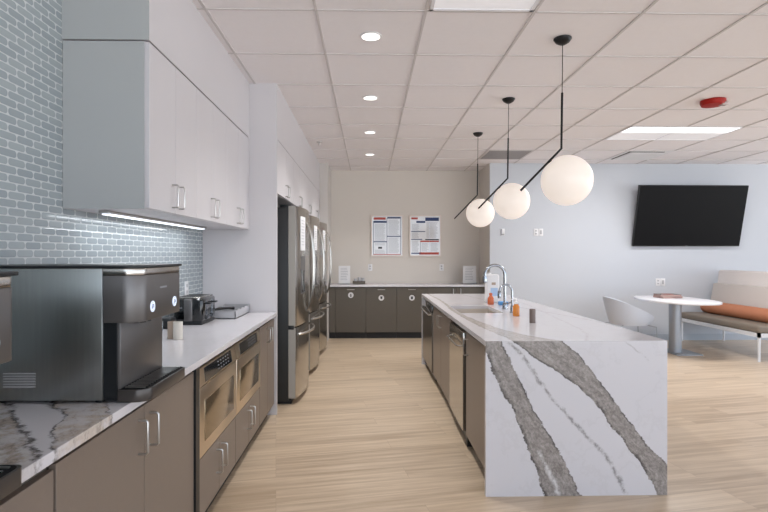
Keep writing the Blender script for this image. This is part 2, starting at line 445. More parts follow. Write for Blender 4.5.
# ------------------------------------------------------------------ left base run
FX = -.79           # door faces
def base_cab(y0, y1, zlo, zhi, hz, label, extra_dark=True, pairs=True, hoff=.045, split=None):
    t = thing('base_cabinet', (-1.08, (y0+y1)/2, 0), label, 'cabinet')
    box(-1.375, FX - .02, y0 + .001, y1 - .001, .10, min(zhi + .005, .832)).build('carcass', M_taupe2, t, False)
    box(-1.375, FX - .06, y0 + .001, y1 - .001, 0.0, .10).build('toe_kick', M_toe, t, False)
    ym = split or (y0 + y1)/2
    for a, b_, s in ((y0, ym, 1), (ym, y1, -1)):
        d = box(FX - .019, FX, a + .002, b_ - .002, zlo, zhi, bev=.0012, seg=1).build('door', M_taupe, t, False)
        yy = (b_ - hoff) if s == 1 else (a + hoff)
        u_handle(d, FX, yy, hz[0], hz[1], .032)
    return t
base_cab(.28, 1.297, .105, .805, (.66, .775), 'taupe base cabinet nearest the camera, under the cropped coffee machine')
base_cab(1.303, 2.318, .105, .815, (.66, .775), 'taupe two-door base cabinet under the tall steel coffee machine')
# black filler before the microwaves
tag(recenter(box(-1.2, FX + .008, 2.322, 2.372, .0, .83).build('filler_panel', M_black, None, False), (-1.0, 2.345, 0)), 'narrow black filler strip left of the first built-in microwave', 'panel')
base_cab(2.376, 3.036, .105, .385, (.215, .335), 'low taupe two-door cabinet under the nearer built-in microwave')
base_cab(3.040, 3.700, .105, .385, (.215, .335), 'low taupe two-door cabinet under the farther built-in microwave')
base_cab(3.704, 4.268, .105, .815, (.67, .775), 'taupe base cabinet between the microwaves and the white tall panel', split=3.985)
def microwave(y0, y1, label, disp):
    t = thing('built_in_microwave', (-1.05, (y0+y1)/2, .392), label, 'microwave', 'built-in microwave drawers')
    box(-1.33, FX - .03, y0 + .004, y1 - .004, .392, .815).build('body', M_black, t, False)
    f = box(FX - .03, FX + .006, y0 + .004, y1 - .004, .395, .722, bev=.0008).build('drawer_front', M_reflsteel, t)
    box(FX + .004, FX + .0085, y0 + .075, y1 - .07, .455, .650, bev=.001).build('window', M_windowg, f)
    # outline groove of the window
    c = MB().prism([(FX - .03, .727), (FX + .006, .727), (FX - .004, .808), (FX - .03, .808)], y0 + .004, y1 - .004, axis='Y').build('control_panel', M_reflsteel, t)
    if disp:
        MB().prism([(FX - .012, .734), (FX + .0072, .734), (FX - .0018, .801), (FX - .012, .801)], y0 + .09, y1 - .10, axis='Y').build('display', M_darkglass, c)
        for i in range(5):
            for j in range(3):
                yy = y0 + .30 + i*.045; zz = .748 + j*.018
                xx = FX + .0075 - (zz - .734)/.067*.009
                box(xx - .001, xx + .0006, yy, yy + .018, zz, zz + .004).build('touch_key', M_ink, c, False)
    return t
microwave(2.376, 3.036, 'steel built-in drawer microwave nearest the coffee machine, black display above its window', True)
microwave(3.040, 3.700, 'steel built-in drawer microwave farther from the camera, beside the narrow cabinet', True)
# worktop
c = box(-1.393, -.772, -.3, 4.296, .834, .864, bev=.002).build('countertop', M_qleft, None, False)
tag(c, 'long white veined quartz worktop along the tiled left wall', 'countertop')

# ------------------------------------------------------------------ upper cabinets
UX = -1.003
def wall_cab(y0, y1, zlo, zhi, label, name='wall_cabinet', X=UX, back=-1.393, hz=(1.585, 1.70), ends=False, group=None):
    t = thing(name, ((X + back)/2, (y0+y1)/2, zlo), label, 'cabinet', group)
    box(back, X - .02, y0 + (.004 if ends else .001), y1 - .001, zlo, zhi).build('carcass', M_white, t, False)
    ym = (y0+y1)/2
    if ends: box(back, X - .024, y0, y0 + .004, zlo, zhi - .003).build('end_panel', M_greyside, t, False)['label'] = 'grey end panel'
    for a, b_, s in ((y0, ym, 1), (ym, y1, -1)):
        d = box(X - .019, X, a + .0018, b_ - .0018, zlo + .002, zhi - .004, bev=.0012, seg=1).build('door', M_white, t, False)
        yy = (b_ - .045) if s == 1 else (a + .045)
        u_handle(d, X, yy, hz[0], hz[1], .03)
    return t
wall_cab(2.35, 2.985, 1.555, 2.32, 'white wall cabinet nearest the camera, with the grey end panel', ends=True)
wall_cab(2.985, 3.62, 1.555, 2.32, 'middle white wall cabinet of the three above the tiled splashback')
wall_cab(3.62, 4.255, 1.555, 2.32, 'white wall cabinet farthest from the camera, against the white tall panel')
tag(box(-1.393, UX, 4.257, 4.299, 1.555, 2.325).build('filler_panel', M_white, None, False), 'thin white filler strip between the last wall cabinet and tall panel', 'panel')
t = thing('under_cabinet_light', (-1.26, 3.15, 1.53), 'slim glowing light bar under the white wall cabinets', 'light')
box(-1.285, -1.235, 2.45, 3.90, 1.541, 1.555, bev=.003).build('housing', M_steelh, t)
box(-1.280, -1.240, 2.47, 3.88, 1.535, 1.5415, bev=.002).build('diffuser', M_led, t)

# tall panels and over-fridge cabinets
tp = box(-1.393, -.775, 4.300, 4.335, 0, 2.325).build('tall_panel', M_white, None, False)
tag(tp, 'tall white side panel between the left worktop and the first refrigerator', 'panel')
PX = -.775
NF = 4
names = ['white cabinet above the nearest refrigerator, next to the tall panel', 'second white overhead cabinet beyond the tall panel, above the refrigerators',
         'third white overhead cabinet beyond the tall panel, above the refrigerators', 'white overhead cabinet farthest from the camera, above the last refrigerator']
for i in range(NF):
    a = 4.337 + i*.908; b_ = a + .908
    wall_cab(a, b_ - .001, 1.865, 2.3245, names[i], name='overhead_cabinet', X=PX, hz=(1.885, 1.985))
tag(box(-1.393, -.775, 7.971, 7.999, 0, 2.325).build('tall_panel', M_white, None, False), 'white end panel beyond the last refrigerator at the pier', 'panel')

# ------------------------------------------------------------------ refrigerators
def fridge():
    W = .865; y0 = -W/2; y1 = W/2
    t = thing('refrigerator', (-1.0, 0, 0), 'x', 'refrigerator', 'stainless french-door refrigerators')
    box(-1.35, -.725, y0 + .004, y1 - .004, .03, 1.77, bev=.004).build('body', M_fridgeside, t)
    box(-1.30, -.70, y0 + .03, y1 - .03, 0.0, .05).build('plinth', M_black, t)
    def prof(a, b_, xb, n=10):
        def fx(y):
            q = y/(W/2); return -.654 + .050*(1 - q*q)
        pts = [(xb, a), (fx(a) - .004, a)]
        pts += [(fx(a + (b_-a)*i/n), a + (b_-a)*i/n) for i in range(1, n)]
        pts += [(fx(b_) - .004, b_), (xb, b_)]
        return pts
    doors = []
    for a, b_ in ((y0, -.002), (.002, y1)):
        doors.append(MB().prism(prof(a, b_, -.722), .70, 1.785, bev=.003).build('door', M_steel, t))
    dr = MB().prism(prof(y0, y1, -.722, 16), .055, .688, bev=.003).build('freezer_drawer', M_steel, t)
    for d, yy in zip(doors, (-.045, .045)):
        pts = []
        for i in range(13):
            q = i/12; z = .80 + q*.86
            pts.append((-.602 + .062*math.sin(PI*q)**.55, yy, z))
        MB().tube(pts, .011, 8).build('handle', M_steel, d)
    pts = []
    for i in range(15):
        q = i/14; y = y0 + .06 + q*(W - .12)
        pts.append((-.64 + .095*math.sin(PI*q)**.6, y, .625))
    MB().tube(pts, .012, 8).build('handle', M_steel, dr)
    for z0, z1, par in ((.703, 1.782, doors[0]), (.058, .685, dr)):
        box(-.720, -.660, y0 - .0015, y0 + .0005, z0, z1).build('door_edge', M_dooredge, par, False)
    box(-.725, -.672, y0 - .002, y0 + .05, .672, .712, bev=.003).build('hinge', M_black, t)
    # hinge caps
    box(-.80, -.70, y0 + .01, y0 + .06, 1.77, 1.795, bev=.004).build('hinge_cap', M_black, t)
    box(-.80, -.70, y1 - .06, y1 - .01, 1.77, 1.795, bev=.004).build('hinge_cap', M_black, t)
    # dispenser recess panel in the near door
    def dx(y): return -.654 + .050*(1 - (y/(W/2))**2)
    p = MB().prism([(dx(-.30)-.004, -.30), (dx(-.30)+.0015, -.30), (dx(-.22)+.0015, -.22), (dx(-.14)+.0015, -.14), (dx(-.14)-.006, -.14)], .98, 1.33).build('dispenser', M_bronze, doors[0])
    MB().prism([(dx(-.28)-.004, -.28), (dx(-.28)+.0025, -.28), (dx(-.16)+.0028, -.16), (dx(-.16)-.006, -.16)], 1.0, 1.20).build('dispenser_recess', M_blackgloss, p)
    return t
fr = fridge()
FYC = [5.02, 6.13, 7.25]
labs = ['stainless french-door refrigerator nearest the camera, next to the tall white panel', 'middle one of three stainless french-door refrigerators',
        'stainless french-door refrigerator farthest from the camera']
frs = [fr] + [dup(fr, (-1.0, 0, 0)) for _ in range(2)]
for f, y, l in zip(frs, FYC, labs): f.location = (-1.0, y, 0); f['label'] = l
# notices taped to the doors
for i, (y, w, z0, z1) in enumerate(((FYC[0] - .235, .17, 1.385, 1.70), (FYC[1] - .225, .16, 1.40, 1.68), (FYC[2] - .225, .16, 1.40, 1.68))):
    def dx(yy): return -.654 + .050*(1 - ((yy - FYC[i])/.4325)**2)
    a, b_ = y - w/2, y + w/2
    t = thing('notice', (dx(y), y, z0), ['white paper notice on the nearest refrigerator door', 'white paper notice on the middle refrigerator door', 'white paper notice on the farthest refrigerator door'][i], 'notice', 'notices on the refrigerators')
    ys = [a + (b_-a)*k/4 for k in range(5)]
    MB().prism([(dx(v) + .002, v) for v in ys] + [(dx(v) + .0035, v) for v in reversed(ys)], z0, z1).build('sheet', M_paper, t, False)
    lm = MB()
    for k in range(9):
        zz = z1 - .04 - k*.028
        q = ys[1] - .01; q2 = ys[3] + .01 - random.random()*.02
        lm.prism([(dx(q) + .003, q), (dx(y) + .003, y), (dx(q2) + .003, q2), (dx(q2) + .0042, q2), (dx(y) + .0042, y), (dx(q) + .0042, q)], zz, zz + .004)
    lm.build('printed_text', M_ink, t, False)

# ------------------------------------------------------------------ coffee machines
def coffee():
    t = thing('coffee_machine', (-1.0, 1.66, .864), 'x', 'coffee machine', 'steel countertop coffee machines')
    y0, y1 = 1.66, 2.02
    box(-1.29, -.858, y0, y1, .874, 1.300, bev=.003).build('housing', M_msteel, t)
    v = MB()
    for i in range(6): v.box(-1.172, -1.070, y0 - .0015, y0 + .002, .918 + i*.0085, .9215 + i*.0085)
    v.build('vent_slots', M_tray, t, False)
    box(-.858, -.815, y0 + .006, y1 - .006, .874, 1.14).build('side_trim', M_black, t, False)
    box(-.826, -.806, y0 + .012, y1 - .012, .90, 1.13, bev=.002).build('splash_panel', M_bronze, t)
    # rounded projecting head
    def head(z0, z1, g, m, nm, xb=-.856):
        r = .060 + g; x1 = -.738 + g; pts = [(xb, y0 - g)]
        for k in range(9):
            a = -PI/2 + k/8*PI/2
            pts.append((x1 - r + r*math.cos(a), y0 - g + r + r*math.sin(a)))
        for k in range(9):
            a = k/8*PI/2; r2 = .022
            pts.append((x1 - r2 + r2*math.cos(a), y1 + g - r2 + r2*math.sin(a)))
        pts.append((xb, y1 + g))
        return MB().prism(pts, z0, z1, bev=.0015).build(nm, m, t)
    hd = head(1.124, 1.276, 0, M_bronze, 'head')
    head(1.277, 1.299, -.0006, M_steel, 'trim_band')
    # black lid over everything
    pts = [(-1.292, y0 - .002)]
    for k in range(9):
        a = -PI/2 + k/8*PI/2; pts.append((-.736 - .062 + .062*math.cos(a), y0 - .002 + .062 + .062*math.sin(a)))
    pts += [(-.736, y1 + .002), (-1.292, y1 + .002)]
    MB().prism(pts, 1.300, 1.309, bev=.002).build('lid', M_black, t)
    for yy in (1.755, 1.95):
        b_ = MB().cyl((-.7395, yy, 1.168), .019, .003, 24, 'X').build('button', M_button, hd)
        MB().tube([(-.7362, yy - .007, 1.160), (-.7362, yy - .002, 1.176), (-.7362, yy + .006, 1.172), (-.7362, yy + .004, 1.163)], .0012, 6).build('button_symbol', M_inkblue, b_)
    w = MB()
    for k in range(7): w.box(-.7385, -.7374, 1.82 + k*.0085, 1.826 + k*.0085, 1.226, 1.232)
    w.build('brand_mark', M_ink, hd, False)
    for yy in (1.80, 1.84): MB().cyl((-.79, yy, 1.108), .011, .018, 14).build('spout', M_black, hd)
    # drip tray
    def tray(z0, z1, g, nm, m, par):
        x1 = -.716 - g; r = .045; pts = [(-.812, y0 + .004 + g)]
        for k in range(9):
            a = -PI/2 + k/8*PI/2; pts.append((x1 - r + r*math.cos(a), y0 + .004 + g + r + r*math.sin(a)))
        for k in range(5):
            a = k/4*PI/2; pts.append((x1 - .02 + .02*math.cos(a), y1 - .004 - g - .02 + .02*math.sin(a)))
        pts.append((-.812, y1 - .004 - g))
        return MB().prism(pts, z0, z1, bev=.001).build(nm, m, par)
    # front edge of tray overhangs slightly; keep it on the worktop
    tr = tray(.866, .906, .0, 'drip_tray', M_traydark, t)
    tray(.9055, .9075, .006, 'drip_grid', M_matblack, tr)
    gr = MB()
    for k in range(16):
        yy = y0 + .03 + k*.020; gr.box(-.800, -.735, yy, yy + .006, .9072, .9100)
    gr.build('grille_bars', M_steelh, tr, False)
    for (xx, yy) in ((-1.26, y0 + .03), (-1.26, y1 - .03), (-.88, y0 + .03), (-.88, y1 - .03)):
        MB().cyl((xx, yy, .864), .015, .011, 12).build('foot', M_black, t)
    return t
cm = coffee()
cm['label'] = 'tall brushed-steel coffee machine with rounded head, fully in view on the left worktop'
dup(cm, (-1.0, .725, .864), 'second coffee machine, cut off by the left edge of the photo')

# ------------------------------------------------------------------ things on the left worktop
def toaster():
    x0, x1, y0, y1, z0 = -1.335, -1.135, 3.50, 3.80, .864
    t = thing('toaster', (-1.235, 3.65, z0), 'black and chrome four-slice toaster on the left worktop by the tiles', 'toaster')
    box(x0 + .005, x1 - .005, y0 + .005, y1 - .005, z0, z0 + .03, bev=.006).build('base', M_black, t)
    box(x0, x1, y0, y1, z0 + .02, z0 + .185, bev=.022, seg=4).build('body', M_blackgloss, t)
    box(x0 + .07, x1 - .065, y0 - .003, y1 + .003, z0 + .025, z0 + .180, bev=.012, seg=3).build('chrome_band', M_bronze, t)
    box(x0 + .015, x1 - .015, y0 + .015, y1 - .015, z0 + .180, z0 + .192, bev=.005).build('top_plate', M_steel, t)
    for yy in (y0 + .045, y0 + .10, y0 + .17, y0 + .225):
        box(x0 + .03, x1 - .03, yy, yy + .025, z0 + .190, z0 + .1935).build('slot', M_black, t, False)
    for yy in (y0 + .085, y0 + .215):
        box(x1 - .002, x1 + .004, yy - .006, yy + .006, z0 + .05, z0 + .16).build('lever_track', M_chrome, t)
        box(x1 + .002, x1 + .035, yy - .02, yy + .02, z0 + .138, z0 + .150, bev=.004).build('lever', M_black, t)
        MB().cyl((x1 - .002, yy, z0 + .045), .014, .016, 16, 'X').build('knob', M_chrome, t)
    w = MB()
    for k in range(8): w.box(x0 + .012 + k*.0065, x0 + .017 + k*.0065, y0 - .0035, y0 + .001, z0 + .115, z0 + .121)
    w.build('brand_mark', M_ink, t, False)
toaster()
t = thing('tray_organizer', (-1.1, 4.05, .864), 'low grey divided organizer tray behind the toaster', 'tray')
ox0, ox1, oy0, oy1, oz = -1.21, -1.0, 3.84, 4.285, .864
box(ox0, ox1, oy0, oy1, oz, oz + .006).build('base', M_bronze, t, False)
box(ox0, ox1, oy0, oy0 + .006, oz, oz + .055).build('end_wall', M_tray, t, False)
box(ox0, ox1, oy1 - .006, oy1, oz, oz + .07).build('end_wall', M_tray, t, False)
for xx in (ox0, ox1 - .006):
    pts = [(oy0, oz)]
    pts += [(oy1, oz), (oy1, oz + .07)]
    n = 24
    for k in range(1, n):
        y = oy1 - (oy1-oy0)*k/n; pts.append((y, oz + .056 + .014*abs(math.cos(k*PI/6)) - .004))
    pts.append((oy0, oz + .055))
    MB().prism(pts, xx, xx + .006, axis='X').build('side_wall', M_tray, t, False)
for k in range(1, 3): box(ox0 + .006, ox1 - .006, oy0 + k*.148, oy0 + k*.148 + .004, oz + .006, oz + .05).build('divider', M_tray, t, False)
o = MB().tube([(-1.19, 3.90, .923), (-1.15, 3.93, .932), (-1.10, 3.99, .930), (-1.06, 4.03, .926)], [.006, .011, .008, .012], 8).build('serving_tongs', M_black)
tag(recenter(o, (-1.12, 3.95, .923)), 'black utensil lying across the grey organizer tray', 'utensil')
def can(name, x, y, r, h, m, label, cat, z=.864, taper=.0, rim=None):
    t = MB().lathe([(r - taper, 0), (r, h*.985), (r, h), (r - .003, h), (r - .004 - taper, .012), (0, .012)], (0, 0, 0), 24).build(name, m)
    t.location = (x, y, z); return tag(t, label, cat)
can('paper_cup', -1.085, 2.92, .026, .100, M_cream, 'tall cream cup standing right of the tan cup, before the toaster', 'cup')
can('paper_cup', -1.130, 2.955, .026, .096, M_tan, 'tall tan cup standing left of the cream cup, beside the coffee machine', 'cup')
o = box(-.045, .045, -.05, .05, 0, .07, bev=.015, seg=3).build('storage_box', M_black); o.location = (-1.318, 3.36, .864)
tag(o, 'small black box in front of the toaster against the tiles', 'box')
o = MB().lathe([(.024, 0), (.03, .075), (.028, .075), (.022, .004), (0, .004)], (0, 0, 0)).build('drinking_glass', M_pot); o.location = (-1.29, 3.15, .864)
tag(o, 'small clear glass behind the coffee machine, near the tiles', 'glass')
def outlet(name, c, normal, label, n=1, w=.072, h=.115, keypad=False):
    x, y, z = c; t = thing(name, c, label, 'switch' if name != 'wall_outlet' else 'outlet')
    for k in range(n):
        off = (k - (n-1)/2)*(w + .004)
        if normal == 'X':
            box(x, x + .007, y + off - w/2, y + off + w/2, z - h/2, z + h/2, bev=.002).build('cover_plate', M_plate, t)
            for dz in (-.024, .024): box(x + .006, x + .009, y + off - .014, y + off + .014, z + dz - .012, z + dz + .012, bev=.001).build('socket', M_tray, t)
        else:
            box(x + off - w/2, x + off + w/2, y - .007, y, z - h/2, z + h/2, bev=.002).build('cover_plate', M_plate, t)
            if name == 'wall_outlet' and k == 0:
                for dz in (-.022, .022): box(x + off - .014, x + off + .014, y - .009, y - .006, z + dz - .012, z + dz + .012, bev=.001).build('socket', M_tray, t)
            elif name == 'wall_outlet':
                box(x + off - .016, x + off + .016, y - .009, y - .006, z - .03, z + .03, bev=.001).build('rocker', M_tray, t)
    return t
outlet('wall_outlet', (-1.395, 3.92, 1.085), 'X', 'white outlet plate on the tiled wall above the toaster')

# ------------------------------------------------------------------ island
it = thing('island_countertop', ((IX0+IX1)/2, 4.5, 0), 'white quartz island top with bold grey-veined waterfall end', 'countertop')
SX0, SX1, SY0, SY1 = .755, 1.12, 4.19, 4.80
MB().quadslab(IX0, IX1, IY0, IY1, SX0, SX1, SY0, SY1, .834, CT).build('top', M_qtop, it, False)
box(IX0, IX1, IY0 - .0004, IY0 + .03, 0, .8335).build('waterfall_panel', M_qend, it, False)
box(IX0, IX1, IY1 - .03, IY1, 0, .8335).build('waterfall_panel', M_quartz, it, False)
# the thin mitred lip of the near edge carries the end veins to the top
box(IX0 - .0003, IX1 + .0003, IY0 - .0006, IY0 + .0004, .8335, CT + .0002).build('mitred_edge', M_qend, it, False)
# sink
t = thing('kitchen_sink', ((SX0+SX1)/2, (SY0+SY1)/2, .64), 'stainless undermount sink set in the island top', 'sink')
MB().quadslab(SX0 - .02, SX1 + .02, SY0 - .02, SY1 + .02, SX0 - .004, SX1 + .004, SY0 - .004, SY1 + .004, .66, .833).build('basin_wall', M_basin, t, False)
box(SX0 - .02, SX1 + .02, SY0 - .02, SY1 + .02, .650, .660).build('basin_floor', M_basin, t, False)
MB().cyl(((SX0+SX1)/2, (SY0+SY1)/2, .6595), .04, .004, 24).build('drain', M_chrome, t)
# island cabinets (faces look towards -x)
EX = .668
def isl_cab(y0, y1, label, hy, two=False, top=.815):
    t = thing('island_cabinet', (.96, (y0+y1)/2, 0), label, 'cabinet')
    if two: # sink base: keep clear of the basin
        box(EX + .02, 1.29, y0 + .001, y1 - .001, .10, .63).build('carcass', M_taupe2, t, False)
        box(EX + .02, EX + .04, y0 + .001, y1 - .001, .63, .83).build('face_rail', M_taupe2, t, False)
    else: box(EX + .02, 1.29, y0 + .001, y1 - .001, .10, .83).build('carcass', M_taupe2, t, False)
    box(EX + .06, 1.29, y0 + .001, y1 - .001, 0, .10).build('toe_kick', M_toe, t, False)
    rng = ((y0, (y0+y1)/2), ((y0+y1)/2, y1)) if two else ((y0, y1),)
    for k, (a, b_) in enumerate(rng):
        d = box(EX, EX + .019, a + .002, b_ - .002, .105, top, bev=.0012, seg=1).build('door', M_taupe, t, False)
        yy = hy if not two else ((b_ - .045) if k == 0 else (a + .045))
        u_handle(d, EX, yy, .67, .775, -.032)
    return t
def dishwasher(y0, y1, label, top, name='dishwasher', dark=False):
    t = thing(name, (.96, (y0+y1)/2, 0), label, name.replace('_', ' '))
    box(EX + .03, 1.27, y0 + .004, y1 - .004, .02, .82).build('body', M_black, t, False)
    d = box(EX - .012, EX + .03, y0 + .006, y1 - .006, .11, top - .085, bev=.001, seg=1).build('door', M_dsteel if dark else M_steel, t)
    p = box(EX - .012, EX + .03, y0 + .006, y1 - .006, top - .082, top, bev=.003).build('control_panel', M_darkglass if dark else M_steel, t)
    zz = top - .105
    MB().tube([(EX - .010, y0 + .06, zz), (EX - .036, y0 + .07, zz), (EX - .042, y0 + .09, zz), (EX - .042, y1 - .09, zz), (EX - .036, y1 - .07, zz), (EX - .010, y1 - .06, zz)], .007, 8).build('handle', M_steel, d)
    return t
isl_cab(2.852, 3.50, 'taupe single-door island cabinet beside the near waterfall end', 3.42)
tag(recenter(box(EX + .01, 1.2, 3.503, 3.545, .02, .83).build('filler_panel', M_black, None, False), (.9, 3.52, .02)), 'narrow black gap strip between near island cabinet and steel appliance', 'panel')
dishwasher(3.548, 4.15, 'steel-fronted dishwasher near the middle of the island', .80)
isl_cab(4.155, 5.31, 'wide two-door taupe island cabinet under the sink', 4.8, two=True)
dishwasher(5.315, 6.245, 'dark steel dishwasher at the far end of the island', .815, dark=True)
tag(box(1.295, 1.42, IY0 + .034, IY1 - .034, 0, .832).build('island_back_panel', M_taupe, None, False), 'taupe back panel under the seating side of the island', 'panel')

# ------------------------------------------------------------------ faucets and sink-side things
def faucet(name, x, y, R, zs, r, label, side):
    t = thing(name, (x, y, CT), label, 'faucet')
    MB().lathe([(r*2.1, 0), (r*2.1, .008), (r*1.6, .014), (r*1.5, .05), (r*1.05, .06)], (x, y, CT), 20).build('base', M_chrome, t)
    pts = [(x, y, CT + .03), (x, y, zs)]
    for k in range(1, 15):
        a = PI*k/15; pts.append((x - R + R*math.cos(a), y, zs + R*math.sin(a)))
    pts += [(x - 2*R, y, zs), (x - 2*R - .002, y, zs - .05)]
    MB().tube(pts, r, 12).build('spout', M_chrome, t)
    MB().lathe([(r*1.5, 0), (r*1.7, .02), (r*1.4, .06), (r, .065)], (x - 2*R - .002, y, zs - .07 if R > .06 else zs - .06), 14).build('spray_head', M_chrome, t)
    MB().tube([(x, y, CT + .045), (x + .03, y - .01, CT + .05), (x + side, y - .02, CT + .075)], [.009, .007, .006], 10).build('lever', M_chrome, t)
    return t
faucet('kitchen_faucet', 1.205, 4.50, .088, 1.165, .013, 'tall chrome gooseneck faucet beside the island sink', .075)
faucet('filter_faucet', 1.185, 4.20, .052, 1.045, .009, 'small chrome gooseneck water tap nearer than the tall faucet', .045)
def bottle(name, x, y, prof, m, capm, caph, label, cat, pump=False):
    t = thing(name, (x, y, CT), label, cat)
    MB().lathe(prof, (x, y, CT), 20).build('bottle_body', m, t)
    zt = CT + prof[-1][1]; r = prof[-1][0]
    MB().lathe([(r + .004, -.002), (r + .004, caph), (r*.5, caph + .004), (0, caph + .004)], (x, y, zt), 16).build('cap', capm, t)
    if pump: MB().tube([(x, y, zt + caph), (x, y, zt + caph + .025), (x - .03, y, zt + caph + .027), (x - .036, y, zt + caph + .018)], .004, 8).build('pump', capm, t)
    return t
bottle('soap_bottle', 1.155, 3.98, [(.024, 0), (.026, .006), (.026, .075), (.014, .092), (.011, .098)], M_amber, M_plate, .012, 'amber hand soap bottle with white pump beside the sink', 'soap bottle', pump=True)
bottle('soap_bottle', 1.18, 4.92, [(.028, 0), (.031, .006), (.030, .06), (.014, .085), (.012, .09)], M_orange, M_orange, .018, 'orange-red dish soap bottle beyond the tall faucet', 'soap bottle')
t = can('canister', 1.155, 3.58, .021, .098, M_taupecan, 'slim grey-brown cylinder on the island, nearest the waterfall end', 'canister', z=CT)
o = box(-.045, .045, -.03, .03, 0, .035, bev=.008).build('sponge', M_bluec); o.location = (1.285, 4.86, CT)
tag(o, 'blue sponge on the island behind the tall faucet', 'sponge')
t = thing('refill_jug', (1.24, 5.12, CT), 'tall white rectangular jug with blue label behind the faucets', 'bottle')
box(1.175, 1.305, 5.07, 5.17, CT, CT + .285, bev=.018, seg=3).build('jug_body', M_plate, t)
MB().cyl((1.21, 5.12, CT + .28), .022, .02, 16).build('cap', M_plate, t)
box(1.215, 1.285, 5.0685, 5.071, CT + .07, CT + .15).build('label_sticker', mat('jug_label_blue', (170, 195, 225), .6), t, False)
box(1.225, 1.265, 5.068, 5.0705, CT + .18, CT + .205).build('label_mark', M_tan, t, False)

# ------------------------------------------------------------------ back run
BY = 8.18
def back_cab(x0, x1, label, round_sticker=True, two=False, blank=False):
    t = thing('back_cabinet', ((x0+x1)/2, 8.42, 0), label, 'cabinet')
    box(x0 + .001, x1 - .001, BY + .02, 8.69, .10, .833).build('carcass', M_taupe2, t, False)
    box(x0 + .001, x1 - .001, BY + .06, 8.69, 0, .10).build('toe_kick', M_toe, t, False)
    rr = ((x0, (x0+x1)/2), ((x0+x1)/2, x1)) if two else ((x0, x1),)
    for k, (a, b_) in enumerate(rr):
        d = box(a + .002, b_ - .002, BY, BY + .019, .105, .822, bev=.0012, seg=1).build('door', M_taupe2, t, False)
        if blank: continue
        if two:
            xx = b_ - .06 if k == 0 else a + .06; z0, z1 = .70, .80
            MB().tube([(xx, BY, z0), (xx, BY - .026, z0), (xx, BY - .032, z0 + .006), (xx, BY - .032, z1 - .006), (xx, BY - .026, z1), (xx, BY, z1)], .006, 8).build('handle', M_steelh, d)
        else:
            xm = (a + b_)/2
            MB().tube([(xm - .055, BY, .79), (xm - .055, BY - .026, .79), (xm - .049, BY - .032, .79), (xm + .049, BY - .032, .79), (xm + .055, BY - .026, .79), (xm + .055, BY, .79)], .006, 8).build('handle', M_steelh, d)
        if round_sticker:
            xm = (a + b_)/2 ; zc = .70 if round_sticker == 1 else .655
            s = MB().cyl((xm, BY - .003, zc), .045, .003, 28, 'Y').build('round_label', M_paper, d)
            k2 = MB()
            if round_sticker == 1: k2.prism([(xm - .02, zc - .005), (xm + .02, zc - .005), (xm, zc + .022)], BY - .0045, BY - .002, axis='Y'); k2.box(xm - .012, xm + .012, BY - .0045, BY - .002, zc - .025, zc - .01)
            elif round_sticker == 2: k2.cyl((xm, BY - .0045, zc), .017, .002, 16, 'Y'); k2.box(xm - .022, xm + .022, BY - .0045, BY - .002, zc + .016, zc + .024)
            else: k2.box(xm - .016, xm + .016, BY - .0045, BY - .002, zc - .022, zc + .014); k2.box(xm - .022, xm + .022, BY - .0045, BY - .002, zc + .016, zc + .022)
            k2.build('label_symbol', M_inkblk, s, False)
    return t
back_cab(-.643, -.535, 'narrow dark filler cabinet at the left end of the back wall run', False, blank=True)
back_cab(-.535, -.048, 'dark cabinet under the left document stand, first round white label', 1)
back_cab(-.048, .444, 'dark cabinet with the middle of the three round white labels', 2)
back_cab(.444, .934, 'dark cabinet with the rightmost round white label, left of the island', 3)
back_cab(.934, 1.89, 'dark two-door cabinet behind the island, no round label', False, two=True)
tag(box(-.643, 1.892, BY - .025, 8.698, .834, .864, bev=.002).build('countertop', M_quartz, None, False), 'white quartz worktop along the beige back wall', 'countertop')
def doc_stand(x, y, w, h, label):
    t = thing('document_stand', (x, y, CT), label, 'sign')
    box(x - w/2, x + w/2, y - .05, y + .05, CT, CT + .008).build('base', M_inkblk, t, False)
    box(x - w/2, x + w/2, y - .008, y - .002, CT + .008, CT + h).build('sheet', M_paper, t, False)
    lm = MB()
    for k in range(8): lm.box(x - w*.33, x + w*(.33 - random.random()*.15), y - .0092, y - .0078, CT + h*.86 - k*h*.09, CT + h*.86 - k*h*.09 + .006)
    lm.build('printed_text', M_ink, t, False)
doc_stand(-.405, 8.42, .19, .30, 'upright white document stand at the left of the back worktop')
doc_stand(1.665, 8.42, .22, .30, 'upright white document stand at the right of the back worktop')
t = thing('cup_caddy', (-.16, 8.45, CT), 'low dark grey caddy beside the left document stand', 'caddy')
box(-.27, -.06, 8.38, 8.52, CT, CT + .05, bev=.005).build('tray', M_taupe2, t)
for k, h in enumerate((.09, .11, .10)): MB().cyl((-.225 + k*.062, 8.45, CT + .03), .026, h - .03, 16).build('cup_stack', M_tray, t)
